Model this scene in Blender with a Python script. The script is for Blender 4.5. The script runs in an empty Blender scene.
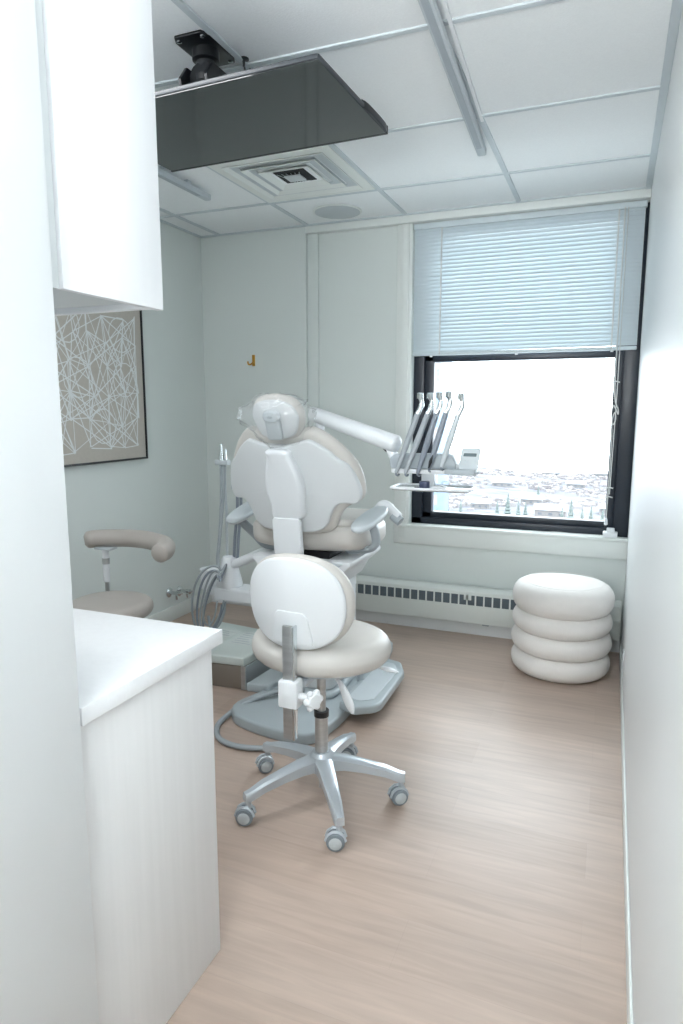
import bpy, bmesh, math, random
from mathutils import Vector, Matrix
random.seed(7)
S = bpy.context.scene
C = S.collection
PI = math.pi

# ---------------------------------------------------------------- camera
cam_data = bpy.data.cameras.new('camera')
cam = bpy.data.objects.new('camera', cam_data)
C.objects.link(cam)
cam_data.sensor_fit = 'VERTICAL'
cam_data.sensor_height = 36.0
cam_data.lens = 668.0 / 1024.0 * 36.0
cam_data.clip_start = 0.02
cam_data.clip_end = 3000
cam.matrix_world = Matrix(((0.9275, -0.0575, 0.3695, 0.0),
                           (0.3739, 0.1413, -0.9166, 0.0),
                           (0.0005, 0.9883, 0.1526, 1.45),
                           (0, 0, 0, 1)))
S.camera = cam

# ---------------------------------------------------------------- world, exposure, lights
S.view_settings.view_transform = 'Standard'
S.view_settings.look = 'None'
S.view_settings.gamma = 1
S.view_settings.use_curve_mapping = False
S.view_settings.exposure = 0.40
SKY = 7.4
w = bpy.data.worlds.new('overcast_sky')
S.world = w
w.use_nodes = True
bg = w.node_tree.nodes['Background']
bg.inputs[0].default_value = (0.90, 0.965, 1.0, 1)
bg.inputs[1].default_value = SKY


def area_light(name, loc, sx, sy, power, col, rot=(0, 0, 0)):
    d = bpy.data.lights.new(name, 'AREA')
    d.shape = 'RECTANGLE'
    d.size = sx
    d.size_y = sy
    d.energy = power
    d.color = col
    o = bpy.data.objects.new(name, d)
    o.location = loc
    o.rotation_euler = rot
    C.objects.link(o)
    return o


# daylight portal of the window
pl = area_light('window_portal', (-0.58, 4.40, 1.64), 1.34, 1.95, 1, (1, 1, 1), (-PI / 2, 0, 0))
pl.data.cycles.is_portal = True
LAMP_COL = (0.97, 0.985, 1.0)
# unseen ceiling lights at entrance and hall; counter-side one added to brighten the room
area_light('entrance_ceiling_panel', (-0.35, 0.35, 2.62), 0.6, 1.1, 1.5, LAMP_COL)
area_light('operatory_fill', (-1.75, 1.45, 2.62), 1.1, 0.55, 16, LAMP_COL)
area_light('hall_ceiling_panel', (-0.35, -1.1, 2.62), 0.6, 1.1, 7, LAMP_COL)
# added fill aimed at the ceiling from behind the camera, standing in for a flash
area_light('ceiling_fill', (-0.40, -1.25, 1.55), 0.7, 0.7, 86, (0.96, 0.985, 1.0), (math.radians(180 - 24), 0, math.radians(6)))


# ---------------------------------------------------------------- materials
def lin(h):
    r, g, b = [int(h[i:i + 2], 16) / 255 for i in (0, 2, 4)]
    f = lambda c: c / 12.92 if c <= .04045 else ((c + .055) / 1.055) ** 2.4
    return (f(r), f(g), f(b), 1)


def mat(name, col, rough=.5, metal=0.0, noise=None, bump=None, spec=None, coat=0, col2=None):
    """noise = (scale, amount) colour variation, bump = (scale, strength, distance)"""
    m = bpy.data.materials.new(name)
    m.use_nodes = True
    nt = m.node_tree
    b = nt.nodes['Principled BSDF']
    c = lin(col) if isinstance(col, str) else col
    b.inputs['Base Color'].default_value = c
    b.inputs['Roughness'].default_value = rough
    b.inputs['Metallic'].default_value = metal
    if spec is not None: b.inputs['Specular IOR Level'].default_value = spec
    if coat: b.inputs['Coat Weight'].default_value = coat
    tc = nt.nodes.new('ShaderNodeTexCoord')
    if noise:
        n = nt.nodes.new('ShaderNodeTexNoise')
        mp = nt.nodes.new('ShaderNodeMapping')
        sc = noise[0]
        mp.inputs['Scale'].default_value = sc if isinstance(sc, tuple) else (sc, sc, sc)
        nt.links.new(tc.outputs['Object'], mp.inputs[0])
        nt.links.new(mp.outputs[0], n.inputs['Vector'])
        n.inputs['Scale'].default_value = 1
        n.inputs['Detail'].default_value = 4
        mx = nt.nodes.new('ShaderNodeMix')
        mx.data_type = 'RGBA'
        c2 = lin(col2) if col2 else tuple(x * (1 - noise[1]) for x in c[:3]) + (1,)
        mx.inputs['A'].default_value = c
        mx.inputs['B'].default_value = c2
        rp = nt.nodes.new('ShaderNodeMapRange')
        rp.inputs['From Min'].default_value = .35
        rp.inputs['From Max'].default_value = .65
        nt.links.new(n.outputs['Fac'], rp.inputs['Value'])
        nt.links.new(rp.outputs[0], mx.inputs['Factor'])
        nt.links.new(mx.outputs['Result'], b.inputs['Base Color'])
    if bump:
        n2 = nt.nodes.new('ShaderNodeTexNoise')
        mp2 = nt.nodes.new('ShaderNodeMapping')
        sc = bump[0]
        mp2.inputs['Scale'].default_value = sc if isinstance(sc, tuple) else (sc, sc, sc)
        nt.links.new(tc.outputs['Object'], mp2.inputs[0])
        nt.links.new(mp2.outputs[0], n2.inputs['Vector'])
        n2.inputs['Scale'].default_value = 1
        bp = nt.nodes.new('ShaderNodeBump')
        bp.inputs['Strength'].default_value = bump[1]
        bp.inputs['Distance'].default_value = bump[2]
        nt.links.new(n2.outputs['Fac'], bp.inputs['Height'])
        nt.links.new(bp.outputs[0], b.inputs['Normal'])
    return m


def clear_mat(name, glossy_min, tint=(1, 1, 1, 1), rough=.05, gain=1.0, milky=0.0):
    m = bpy.data.materials.new(name)
    m.use_nodes = True
    nt = m.node_tree
    nt.nodes.clear()
    out = nt.nodes.new('ShaderNodeOutputMaterial')
    tr = nt.nodes.new('ShaderNodeBsdfTransparent')
    tr.inputs[0].default_value = tint
    gl = nt.nodes.new('ShaderNodeBsdfGlossy')
    gl.inputs['Roughness'].default_value = rough
    fr = nt.nodes.new('ShaderNodeLayerWeight')
    fr.inputs[0].default_value = .35
    ma = nt.nodes.new('ShaderNodeMath')
    ma.operation = 'MULTIPLY_ADD'
    ma.inputs[1].default_value = gain
    ma.inputs[2].default_value = glossy_min
    nt.links.new(fr.outputs['Fresnel'], ma.inputs[0])
    mx = nt.nodes.new('ShaderNodeMixShader')
    nt.links.new(ma.outputs[0], mx.inputs[0])
    base = tr
    if milky:
        df = nt.nodes.new('ShaderNodeBsdfDiffuse')
        df.inputs[0].default_value = (.85, .88, .9, 1)
        mm = nt.nodes.new('ShaderNodeMixShader')
        mm.inputs[0].default_value = milky
        nt.links.new(tr.outputs[0], mm.inputs[1])
        nt.links.new(df.outputs[0], mm.inputs[2])
        base = mm
    nt.links.new(base.outputs[0], mx.inputs[1])
    nt.links.new(gl.outputs[0], mx.inputs[2])
    nt.links.new(mx.outputs[0], out.inputs[0])
    return m


def floor_material():
    m = bpy.data.materials.new('pale_oak_planks')
    m.use_nodes = True
    nt = m.node_tree
    N = nt.nodes.new
    L = nt.links.new
    b = nt.nodes['Principled BSDF']
    tc = N('ShaderNodeTexCoord')
    br = N('ShaderNodeTexBrick')           # planks run along X
    br.offset = .37
    br.inputs['Scale'].default_value = 1
    br.inputs['Brick Width'].default_value = 1.25
    br.inputs['Row Height'].default_value = .185
    br.inputs['Mortar Size'].default_value = .0008
    br.inputs['Mortar Smooth'].default_value = .3
    br.inputs['Color1'].default_value = lin('BEAB9E')
    br.inputs['Color2'].default_value = lin('B6A294')
    br.inputs['Mortar'].default_value = lin('B5A296')
    L(tc.outputs['Object'], br.inputs['Vector'])
    mp = N('ShaderNodeMapping')
    mp.inputs['Scale'].default_value = (2.2, 26, 1)
    L(tc.outputs['Object'], mp.inputs[0])
    n = N('ShaderNodeTexNoise')
    n.inputs['Scale'].default_value = 1.6
    n.inputs['Detail'].default_value = 6
    n.inputs['Distortion'].default_value = .6
    L(mp.outputs[0], n.inputs['Vector'])
    rg = N('ShaderNodeMapRange')
    rg.inputs['From Min'].default_value = .3
    rg.inputs['From Max'].default_value = .7
    rg.inputs['To Min'].default_value = .9
    rg.inputs['To Max'].default_value = 1.06
    L(n.outputs['Fac'], rg.inputs['Value'])
    mp3 = N('ShaderNodeMapping')
    mp3.inputs['Scale'].default_value = (.9, 5.4, 1)
    L(tc.outputs['Object'], mp3.inputs[0])
    n3 = N('ShaderNodeTexNoise')
    n3.inputs['Scale'].default_value = 1
    L(mp3.outputs[0], n3.inputs['Vector'])
    rg3 = N('ShaderNodeMapRange')
    rg3.inputs['From Min'].default_value = .35
    rg3.inputs['From Max'].default_value = .65
    rg3.inputs['To Min'].default_value = .93
    rg3.inputs['To Max'].default_value = 1.05
    L(n3.outputs['Fac'], rg3.inputs['Value'])
    mu = N('ShaderNodeMath')
    mu.operation = 'MULTIPLY'
    L(rg.outputs[0], mu.inputs[0])
    L(rg3.outputs[0], mu.inputs[1])
    vm = N('ShaderNodeVectorMath')
    vm.operation = 'SCALE'
    L(br.outputs['Color'], vm.inputs[0])
    L(mu.outputs[0], vm.inputs['Scale'])
    L(vm.outputs[0], b.inputs['Base Color'])
    b.inputs['Roughness'].default_value = .37
    b.inputs['Specular IOR Level'].default_value = .5
    bp = N('ShaderNodeBump')
    bp.inputs['Strength'].default_value = .04
    bp.inputs['Distance'].default_value = .002
    L(n.outputs['Fac'], bp.inputs['Height'])
    L(bp.outputs[0], b.inputs['Normal'])
    return m


M = dict(
    wall=mat('wall_paint', 'DDE4E1', .55, noise=(1.3, .015), bump=(260, .05, .002)),
    right=mat('right_wall_paint', 'E2E5E6', .38, bump=((8, 30, 3), .04, .01)),
    trim=mat('trim_paint', 'E6EBE8', .4, noise=(3, .01)),
    floor=floor_material(),
    tile=mat('ceiling_tile', 'F5F9FA', .9, noise=(140, .03), bump=(150, .3, .003)),
    grid=mat('ceiling_grid_steel', 'CDD6DA', .5, noise=(6, .02)),
    lam=mat('white_woodgrain_laminate', 'F0F2F4', .42, noise=((40, 40, 1.6), .015), bump=((60, 60, 2), .06, .002)),
    lamg=mat('pale_woodgrain_laminate', 'E9E9E9', .45, noise=((60, 60, 2.2), .03), bump=((80, 80, 3), .08, .002)),
    quartz=mat('white_quartz', 'F2F4F6', .22, noise=(60, .02)),
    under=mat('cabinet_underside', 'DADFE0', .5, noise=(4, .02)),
    beige=mat('beige_upholstery', 'CBC8C3', .45, noise=(9, .02), bump=(220, .08, .002)),
    taupe=mat('taupe_upholstery', 'B4AEA8', .45, noise=(9, .03), bump=(220, .08, .002)),
    white=mat('white_plastic', 'E3E7EA', .32, noise=(5, .01)),
    shell=mat('pale_shell_plastic', 'D3D7D9', .35, noise=(5, .015)),
    grey=mat('grey_plastic', 'A9B2B8', .4, noise=(8, .03)),
    lgrey=mat('light_grey_plastic', 'C3CBCF', .4, noise=(8, .03)),
    bgrey=mat('blue_grey_coated_metal', 'AEB8BC', .33, noise=(7, .02)),
    hose=mat('grey_rubber_hose', 'A3ABB0', .5, noise=(20, .05)),
    hosed=mat('mid_grey_rubber_hose', '87909A', .5, noise=(20, .05)),
    alu=mat('painted_aluminium', 'C2C9CF', .3, .35, noise=(10, .03)),
    steel=mat('brushed_steel', 'C4C6C7', .3, .9, noise=((4, 4, 60), .12)),
    chrome=mat('chrome', 'D5DADC', .12, 1, noise=(6, .04)),
    black=mat('black_plastic', '14171B', .35, noise=(20, .1)),
    dark=mat('dark_void', '202428', .7, noise=(20, .1)),
    frame=mat('black_window_metal', '1B2430', .35, noise=(12, .1)),
    rubber=mat('caster_rubber', '858E95', .6, noise=(30, .08)),
    hub=mat('caster_hub', 'C6CDD0', .5, noise=(60, .12)),
    screen=mat('television_screen', '2E3334', .09, noise=(2, .04), spec=.7),
    tvback=mat('television_casing', '34393E', .35, noise=(30, .06)),
    blind=mat('blind_slat_enamel', 'D3DEE3', .4, noise=(3, .01)),
    cord=mat('cord_cotton', 'D2D4D2', .8, noise=(90, .08)),
    brass=mat('brass', 'C99A45', .3, .8, noise=(30, .1)),
    canvas=mat('taupe_canvas', 'BEB9B0', .8, noise=(60, .05), bump=(300, .1, .001)),
    ink=mat('white_paint_line', 'E4E8E8', .7, noise=(30, .03)),
    boucle=mat('ivory_velour', 'ECE8E4', .85, noise=(30, .02), bump=(300, .25, .003)),
    paper=mat('paper_label', 'DDE3E0', .7, noise=((8, 60, 1), .12)),
    taupe_metal=mat('taupe_metal', '8D857C', .4, .3, noise=(9, .05)),
    boxtop=mat('pale_green_grey_cover', 'D0D9D5', .35, noise=(6, .03)),
    heater=mat('heater_enamel', 'DDE2DE', .42, noise=(4, .015)),
    slot=mat('heater_slot', '59646B', .6, noise=(30, .1)),
    lcd=mat('lcd_glass', '5F6E72', .25, noise=(40, .08)),
    navy=mat('navy_plastic', '3D4660', .35, noise=(30, .1)),
    glass=clear_mat('window_glass', .02, (.97, .99, 1, 1), .01, .35),
    bag=clear_mat('clear_plastic_film', .03, (.985, .99, .99, 1), .16, .16, .10),
    strip=mat('luminaire_diffuser', 'F1F4F5', .4, noise=(9, .01)),
    hills=mat('winter_fields', '3A3A42', .95, noise=((.05, .08, .02), 0, ), col2='5A5C62'),
    conifer=mat('conifer_needles', '5A6462', .9, noise=(.8, .3)),  # outdoor colours from here down kept low in contrast in place of haze
    bark=mat('bark', '5A5048', .9, noise=(2, .2)),
    house=mat('house_render', '6E6C6C', .8, noise=(.2, .08)),
    shrub=mat('bare_woodland', '5C5759', .9, noise=(.06, .25), col2='6E6C6C'),
    hwin=mat('house_window', '4C525A', .4, noise=(1, .1)),
    roof=mat('snowy_roof', '898E94', .8, noise=(.3, .06)),
    tower=mat('tower_cladding', '5D7186', .5, noise=((.1, .1, .6), .2)),
)


# ---------------------------------------------------------------- geometry helpers
class MB:
    def __init__(s):
        s.v = []; s.f = []

    def add(s, vs, fs):
        o = len(s.v)
        s.v += [Vector(v) for v in vs]
        s.f += [tuple(i + o for i in f) for f in fs]
        return s

    def box(s, x0, x1, y0, y1, z0, z1, bev=0.0, seg=2, mtx=None):
        b = bmesh.new()
        bmesh.ops.create_cube(b, size=1)
        for v in b.verts:
            v.co = Vector(((x0 + x1) / 2 + v.co.x * (x1 - x0), (y0 + y1) / 2 + v.co.y * (y1 - y0), (z0 + z1) / 2 + v.co.z * (z1 - z0)))
        if bev:
            bmesh.ops.bevel(b, geom=b.edges[:], offset=bev, segments=seg, affect='EDGES', profile=.5)
        s.from_bm(b, mtx)
        return s

    def from_bm(s, b, mtx=None):
        b.verts.ensure_lookup_table()
        b.verts.index_update()
        vs = [(mtx @ v.co) if mtx else v.co.copy() for v in b.verts]
        s.add(vs, [[v.index for v in f.verts] for f in b.faces])
        b.free()

    def tube(s, pts, r, n=10, cap=True, closed=False, flat=1.0, up=None):
        pts = [Vector(p) for p in pts]
        k = len(pts)
        rs = r if isinstance(r, (list, tuple)) else [r] * k
        rings = []
        prev = None
        for i, p in enumerate(pts):
            if closed:
                t = pts[(i + 1) % k] - pts[i - 1]
            else:
                t = pts[min(i + 1, k - 1)] - pts[max(i - 1, 0)]
            if t.length < 1e-9: t = Vector((0, 0, 1))
            t.normalize()
            if prev is None:
                a = Vector(up) if up else (Vector((0, 0, 1)) if abs(t.z) < .9 else Vector((1, 0, 0)))
                u = (a - t * a.dot(t)).normalized()
            else:
                u = (prev - t * prev.dot(t))
                u = u.normalized() if u.length > 1e-6 else prev
            prev = u
            q = t.cross(u)
            rings.append([p + (u * math.cos(2 * PI * j / n) * flat + q * math.sin(2 * PI * j / n)) * rs[i] for j in range(n)])
        vs = [v for rg in rings for v in rg]
        fs = []
        m = k if closed else k - 1
        for i in range(m):
            i2 = (i + 1) % k
            for j in range(n):
                j2 = (j + 1) % n
                fs.append((i * n + j, i * n + j2, i2 * n + j2, i2 * n + j))
        if cap and not closed:
            fs.append(tuple(range(n - 1, -1, -1)))
            fs.append(tuple((k - 1) * n + j for j in range(n)))
        s.add(vs, fs)
        return s

    def lathe(s, prof, c=(0, 0, 0), n=32, axis=(0, 0, 1)):
        """prof: (radius, height) list along axis from c"""
        ax = Vector(axis).normalized()
        a = Vector((0, 0, 1)) if abs(ax.z) < .9 else Vector((1, 0, 0))
        u = (a - ax * a.dot(ax)).normalized()
        q = ax.cross(u)
        c = Vector(c)
        vs = []
        for r, h in prof:
            for j in range(n):
                t = 2 * PI * j / n
                vs.append(c + ax * h + (u * math.cos(t) + q * math.sin(t)) * max(r, 1e-5))
        fs = []
        for i in range(len(prof) - 1):
            for j in range(n):
                j2 = (j + 1) % n
                fs.append((i * n + j, i * n + j2, (i + 1) * n + j2, (i + 1) * n + j))
        fs.append(tuple(range(n - 1, -1, -1)))
        fs.append(tuple((len(prof) - 1) * n + j for j in range(n)))
        s.add(vs, fs)
        return s

    def pillow(s, outline, w0, w1, rad, fn, n=72, dome0=0, dome1=0, smooth=True, cr=None):
        """closed outline (u,v) extruded from w0 to w1 with rounded rims; fn maps (u,v,w) to the world"""
        ol = resample(outline, n, smooth)
        n = len(ol)
        cx = sum(p[0] for p in ol) / n
        cy = sum(p[1] for p in ol) / n
        area = sum(ol[i][0] * ol[(i + 1) % n][1] - ol[(i + 1) % n][0] * ol[i][1] for i in range(n))
        sg = 1 if area > 0 else -1
        nor = []
        for i in range(n):
            a = ol[i - 1]; b = ol[(i + 1) % n]
            tx, ty = b[0] - a[0], b[1] - a[1]
            l = math.hypot(tx, ty) or 1
            nor.append((-ty / l * sg, tx / l * sg))
        hr = rad if cr is None else cr
        rings = []
        K = 5
        inner = (.12, .45, .75)
        for t in inner:
            rings.append([(cx + (p[0] + q[0] * rad - cx) * t, cy + (p[1] + q[1] * rad - cy) * t, w0 - dome0 * (1 - t * t)) for p, q in zip(ol, nor)])
        sd = 1 if w1 > w0 else -1
        for k in range(K + 1):
            a = PI / 2 * k / K
            ins = rad * (1 - math.sin(a)); h = w0 + sd * hr * (1 - math.cos(a))
            rings.append([(p[0] + q[0] * ins, p[1] + q[1] * ins, h) for p, q in zip(ol, nor)])
        for k in range(K + 1):
            a = PI / 2 * (1 - k / K)
            ins = rad * (1 - math.sin(a)); h = w1 - sd * hr * (1 - math.cos(a))
            rings.append([(p[0] + q[0] * ins, p[1] + q[1] * ins, h) for p, q in zip(ol, nor)])
        for t in reversed(inner):
            rings.append([(cx + (p[0] + q[0] * rad - cx) * t, cy + (p[1] + q[1] * rad - cy) * t, w1 + dome1 * (1 - t * t)) for p, q in zip(ol, nor)])
        vs = [Vector(fn(*p)) for rg in rings for p in rg]
        fs = []
        for i in range(len(rings) - 1):
            for j in range(n):
                j2 = (j + 1) % n
                fs.append((i * n + j, i * n + j2, (i + 1) * n + j2, (i + 1) * n + j))
        fs.append(tuple(range(n - 1, -1, -1)))
        fs.append(tuple((len(rings) - 1) * n + j for j in range(n)))
        s.add(vs, fs)
        return s

    def prism(s, outline, w0, w1, fn, bev=0.0):
        """hard-edged prism of a polygon; small bevel"""
        b = bmesh.new()
        lo = [b.verts.new(Vector((p[0], p[1], w0))) for p in outline]
        hi = [b.verts.new(Vector((p[0], p[1], w1))) for p in outline]
        n = len(lo)
        b.faces.new(lo[::-1]); b.faces.new(hi)
        for i in range(n):
            b.faces.new((lo[i], lo[(i + 1) % n], hi[(i + 1) % n], hi[i]))
        bmesh.ops.recalc_face_normals(b, faces=b.faces[:])
        if bev:
            bmesh.ops.bevel(b, geom=b.edges[:], offset=bev, segments=2, affect='EDGES', profile=.5)
        for v in b.verts:
            v.co = Vector(fn(*v.co))
        s.from_bm(b)
        return s

    def sphere(s, c, r, sc=(1, 1, 1), n=16):
        b = bmesh.new()
        bmesh.ops.create_uvsphere(b, u_segments=n, v_segments=max(6, n // 2), radius=r)
        for v in b.verts: v.co = Vector((v.co.x * sc[0] + c[0], v.co.y * sc[1] + c[1], v.co.z * sc[2] + c[2]))
        s.from_bm(b)
        return s

    def build(s, name, m, parent=None, kind=None, sharp=35, **tags):
        me = bpy.data.meshes.new(name)
        org = Vector((0, 0, 0))
        p = parent
        while p is not None:
            org += p.location
            p = p.parent
        o = bpy.data.objects.new(name, me)
        C.objects.link(o)
        off = org
        if parent is not None:
            o.parent = parent
        elif not kind and s.v:
            # origin at the bottom centre of a single-mesh thing
            xs = [v.x for v in s.v]; ys = [v.y for v in s.v]; zs = [v.z for v in s.v]
            off = Vector(((min(xs) + max(xs)) / 2, (min(ys) + max(ys)) / 2, min(zs)))
            o.location = off
        me.from_pydata([tuple(v - off) for v in s.v], [], s.f)
        b = bmesh.new(); b.from_mesh(me)
        bmesh.ops.recalc_face_normals(b, faces=b.faces[:])
        b.to_mesh(me); b.free()
        me.polygons.foreach_set('use_smooth', [True] * len(me.polygons))
        me.set_sharp_from_angle(angle=math.radians(sharp))
        me.materials.append(m if not isinstance(m, str) else M[m])
        me.update()
        if kind: o['kind'] = kind
        for k, v in tags.items(): o[k] = v
        return o


def resample(pts, n, smooth=True):
    k = len(pts)
    dense = []
    if smooth:
        for i in range(k):
            p0, p1, p2, p3 = pts[i - 1], pts[i], pts[(i + 1) % k], pts[(i + 2) % k]
            for j in range(12):
                t = j / 12
                dense.append(tuple(.5 * ((2 * p1[a]) + (-p0[a] + p2[a]) * t + (2 * p0[a] - 5 * p1[a] + 4 * p2[a] - p3[a]) * t * t + (-p0[a] + 3 * p1[a] - 3 * p2[a] + p3[a]) * t ** 3) for a in range(2)))
    else:
        dense = [tuple(p) for p in pts]
    L = [0]
    m = len(dense)
    for i in range(m):
        a, b = dense[i], dense[(i + 1) % m]
        L.append(L[-1] + math.hypot(b[0] - a[0], b[1] - a[1]))
    out = []
    i = 0
    for j in range(n):
        t = L[-1] * j / n
        while L[i + 1] < t: i += 1
        f = (t - L[i]) / max(L[i + 1] - L[i], 1e-9)
        a, b = dense[i], dense[(i + 1) % m]
        out.append((a[0] + (b[0] - a[0]) * f, a[1] + (b[1] - a[1]) * f))
    return out


def curve3(pts, per=8):
    """open Catmull-Rom through 3D points"""
    P = [Vector(p) for p in pts]
    P = [P[0] * 2 - P[1]] + P + [P[-1] * 2 - P[-2]]
    out = []
    for i in range(1, len(P) - 2):
        for j in range(per):
            t = j / per
            out.append(.5 * ((2 * P[i]) + (-P[i - 1] + P[i + 1]) * t + (2 * P[i - 1] - 5 * P[i] + 4 * P[i + 1] - P[i + 2]) * t * t + (-P[i - 1] + 3 * P[i] - 3 * P[i + 1] + P[i + 2]) * t ** 3))
    out.append(P[-2])
    return out


def superell(a, b, p=2.5, n=40, c=(0, 0)):
    o = []
    for i in range(n):
        t = 2 * PI * i / n
        ct, st = math.cos(t), math.sin(t)
        o.append((c[0] + a * math.copysign(abs(ct) ** (2 / p), ct), c[1] + b * math.copysign(abs(st) ** (2 / p), st)))
    return o


def rrect(x0, x1, y0, y1, r, k=5):
    o = []
    for cx, cy, a0 in ((x1 - r, y0 + r, -PI / 2), (x1 - r, y1 - r, 0), (x0 + r, y1 - r, PI / 2), (x0 + r, y0 + r, PI)):
        for i in range(k + 1):
            a = a0 + PI / 2 * i / k
            o.append((cx + r * math.cos(a), cy + r * math.sin(a)))
    return o


def thing(name, loc, label, category, group=None):
    o = bpy.data.objects.new(name, None)
    o.empty_display_size = .1
    o.location = loc
    C.objects.link(o)
    o['label'] = label
    o['category'] = category
    if group: o['group'] = group
    return o


XY = lambda u, v, w: (u, v, w)                 # outline on the floor plane, w up
XZ = lambda Y: (lambda u, v, w: (u, Y + w, v))  # outline on a wall facing -Y, w away from the camera side
YZ = lambda X: (lambda u, v, w: (X + w, u, v))

# ================================================================= SETTING
XR, XL, YB, YP, ZC = 0.120, -2.76, 4.25, 4.20, 2.64
MB().box(-3.2, 0.4, -2.4, 4.6, -.12, 0).build('floor', 'floor', kind='structure')
MB().box(-3.2, 0.4, -2.4, 4.6, ZC, ZC + .1).build('ceiling', 'tile', kind='structure')
# right wall, left wall
MB().box(XR, XR + .15, -2.4, 4.6, 0, ZC).build('wall_right', 'right', kind='structure')
MB().box(XL - .15, XL, .8, 4.6, 0, ZC).build('wall_left', 'wall', kind='structure')
# window wall with its opening
WX0, WX1, WZ0, WZ1 = -1.225, XR, .69, 2.585
wb = MB()
wb.box(XL, WX0, YB, YB + .3, 0, ZC)
wb.box(WX0, WX1, YB, YB + .3, 0, WZ0)
wb.box(WX0, WX1, YB, YB + .3, WZ1, ZC)
wb.build('wall_back', 'wall', kind='structure')
MB().box(XL, -1.95, YP, YB + .001, 0, ZC).build('wall_pilaster', 'wall', kind='structure')
MB().box(-1.95, XR, YP - .005, YB + .001, 2.59, ZC, .002).build('trim_1', 'trim', kind='structure')      # band above the window
MB().box(-1.95, -1.875, YB - .022, YB + .001, .1, 2.59, .002).build('trim_2', 'wall', kind='structure')
# casing of the window
tb = MB()
tb.box(-1.325, -1.225, YB - .022, YB + .001, .56, 2.59, .003)
tb.box(-1.295, -1.245, YB - .030, YB - .020, .60, 2.59, .003)
tb.build('trim_3', 'trim', kind='structure')
tb = MB()
tb.box(-1.325, XR, YB - .028, YB + .001, .565, .688, .003)
tb.box(-1.325, XR, YB - .040, YB + .06, .672, .692, .003)
tb.build('trim_4', 'trim', kind='structure')
# baseboards
MB().box(XR - .007, XR, -2.0, YB, 0, .085, .003).build('baseboard_right', 'trim', kind='structure')
MB().box(XL, XL + .013, 1.0, YP, 0, .10, .003).build('baseboard_left', 'trim', kind='structure')
MB().box(XL, XR, YP - .012, YP + .002, 0, .085, .003).build('baseboard_back', 'right', kind='structure')
# partition at the entrance (its end is what the camera sees on the left) and hall walls
MB().box(-3.0, -.880, -.3, .898, 0, ZC, .006).build('wall_entrance', 'right', kind='structure')
MB().box(-3.2, .4, -2.4, -2.3, 0, ZC).build('wall_hall_end', 'wall', kind='structure')
MB().box(-3.2, -3.05, -2.4, .8, 0, ZC).build('wall_hall_left', 'wall', kind='structure')

# suspended ceiling grid
gb = MB()
for gx in (-.580, -1.262, -1.93, -2.60):
    gb.box(gx - .013, gx + .013, .884, YP - .005, ZC - .007, ZC + .002, .0015, 1)
for gy in (.82, 1.53, 2.24, 2.955, 3.68):
    gb.box(XL, XR, gy - .012, gy + .012, ZC - .0065, ZC + .002, .0015, 1)
gb.box(XL, XL + .022, .884, YP, ZC - .008, ZC + .002, .0015, 1)
gb.box(XR - .03, XR, -2.0, YP, ZC - .010, ZC + .002, .0015, 1)
gb.box(XL, XR, YP - .025, YP, ZC - .008, ZC + .002, .0015, 1)
gb.build('trim_5', 'grid', kind='structure')

# window unit
FY = YB + .05
wf = MB()
wf.box(WX0, -1.155, FY, FY + .1, WZ0, WZ1, .004)
wf.box(.035, XR, FY - .025, FY + .1, WZ0, WZ1, .004)
wf.box(WX0, XR, FY, FY + .1, WZ0, .735, .004)
wf.box(WX0, XR, FY, FY + .1, 2.53, WZ1, .004)
win = wf.build('window_1', 'frame', kind='structure')
sf = MB()
sf.box(-1.158, -1.095, FY + .02, FY + .085, .732, 2.54, .006)
sf.box(-.012, .04, FY + .0, FY + .085, .732, 2.54, .006)
sf.box(-1.158, .04, FY + .02, FY + .085, .732, .772, .006)
sf.box(-1.158, .04, FY + .02, FY + .085, 1.75, 1.80, .006)
sf.build('sash', 'frame', win)
MB().box(-1.10, .0, FY + .05, FY + .056, .765, 2.54).build('pane', 'glass', win)

# ================================================================= OUTSIDE (eleventh-floor view)
def ground_z(x, y):
    t = max(0, (y - 430) / 500)
    return -61 - 7 * t + 3 * math.sin(x * .011 + y * .006) + 2 * math.sin(y * .02 - x * .017) + 3.2 * t * math.sin(x * .02)


gm = MB()
NX, NY = 70, 44
vs = []
for j in range(NY + 1):
    for i in range(NX + 1):
        y = 60 + j / NY * 750
        x = -620 + i / NX * 900
        vs.append((x, y, ground_z(x, y)))
gm.add(vs, [(j * (NX + 1) + i, j * (NX + 1) + i + 1, (j + 1) * (NX + 1) + i + 1, (j + 1) * (NX + 1) + i) for j in range(NY) for i in range(NX)])
gm.build('hills', 'hills', kind='structure')


def conifer(x, y, h, label):
    z = ground_z(x, y)
    t = thing('conifer', (x, y, z), label, 'tree', 'conifers beyond the window')
    b = MB()
    r = h * .17
    prof = [(r * .3, h * .06)]
    for k in range(7):
        q = k / 7
        prof += [(r * (1 - q) * 1.0, h * (.08 + .9 * q)), (r * (1 - q) * .62, h * (.08 + .9 * q + .09))]
    prof.append((.02, h))
    b.lathe(prof, (x, y, z), 9)
    for i, v in enumerate(b.v):
        v.x += math.sin(i * 12.9) * r * .09; v.y += math.cos(i * 7.3) * r * .09
    b.build('foliage', 'conifer', t)
    MB().tube([(x, y, z - .5), (x, y, z + h * .1)], h * .02, 6).build('trunk', 'bark', t)


def ray_xy(px, y):      # direction from the room through the window, used for far scenery only
    return (-1.451 + (px - 400) * .00717) / 4.2 * y + .12 * y / 4.2


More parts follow.
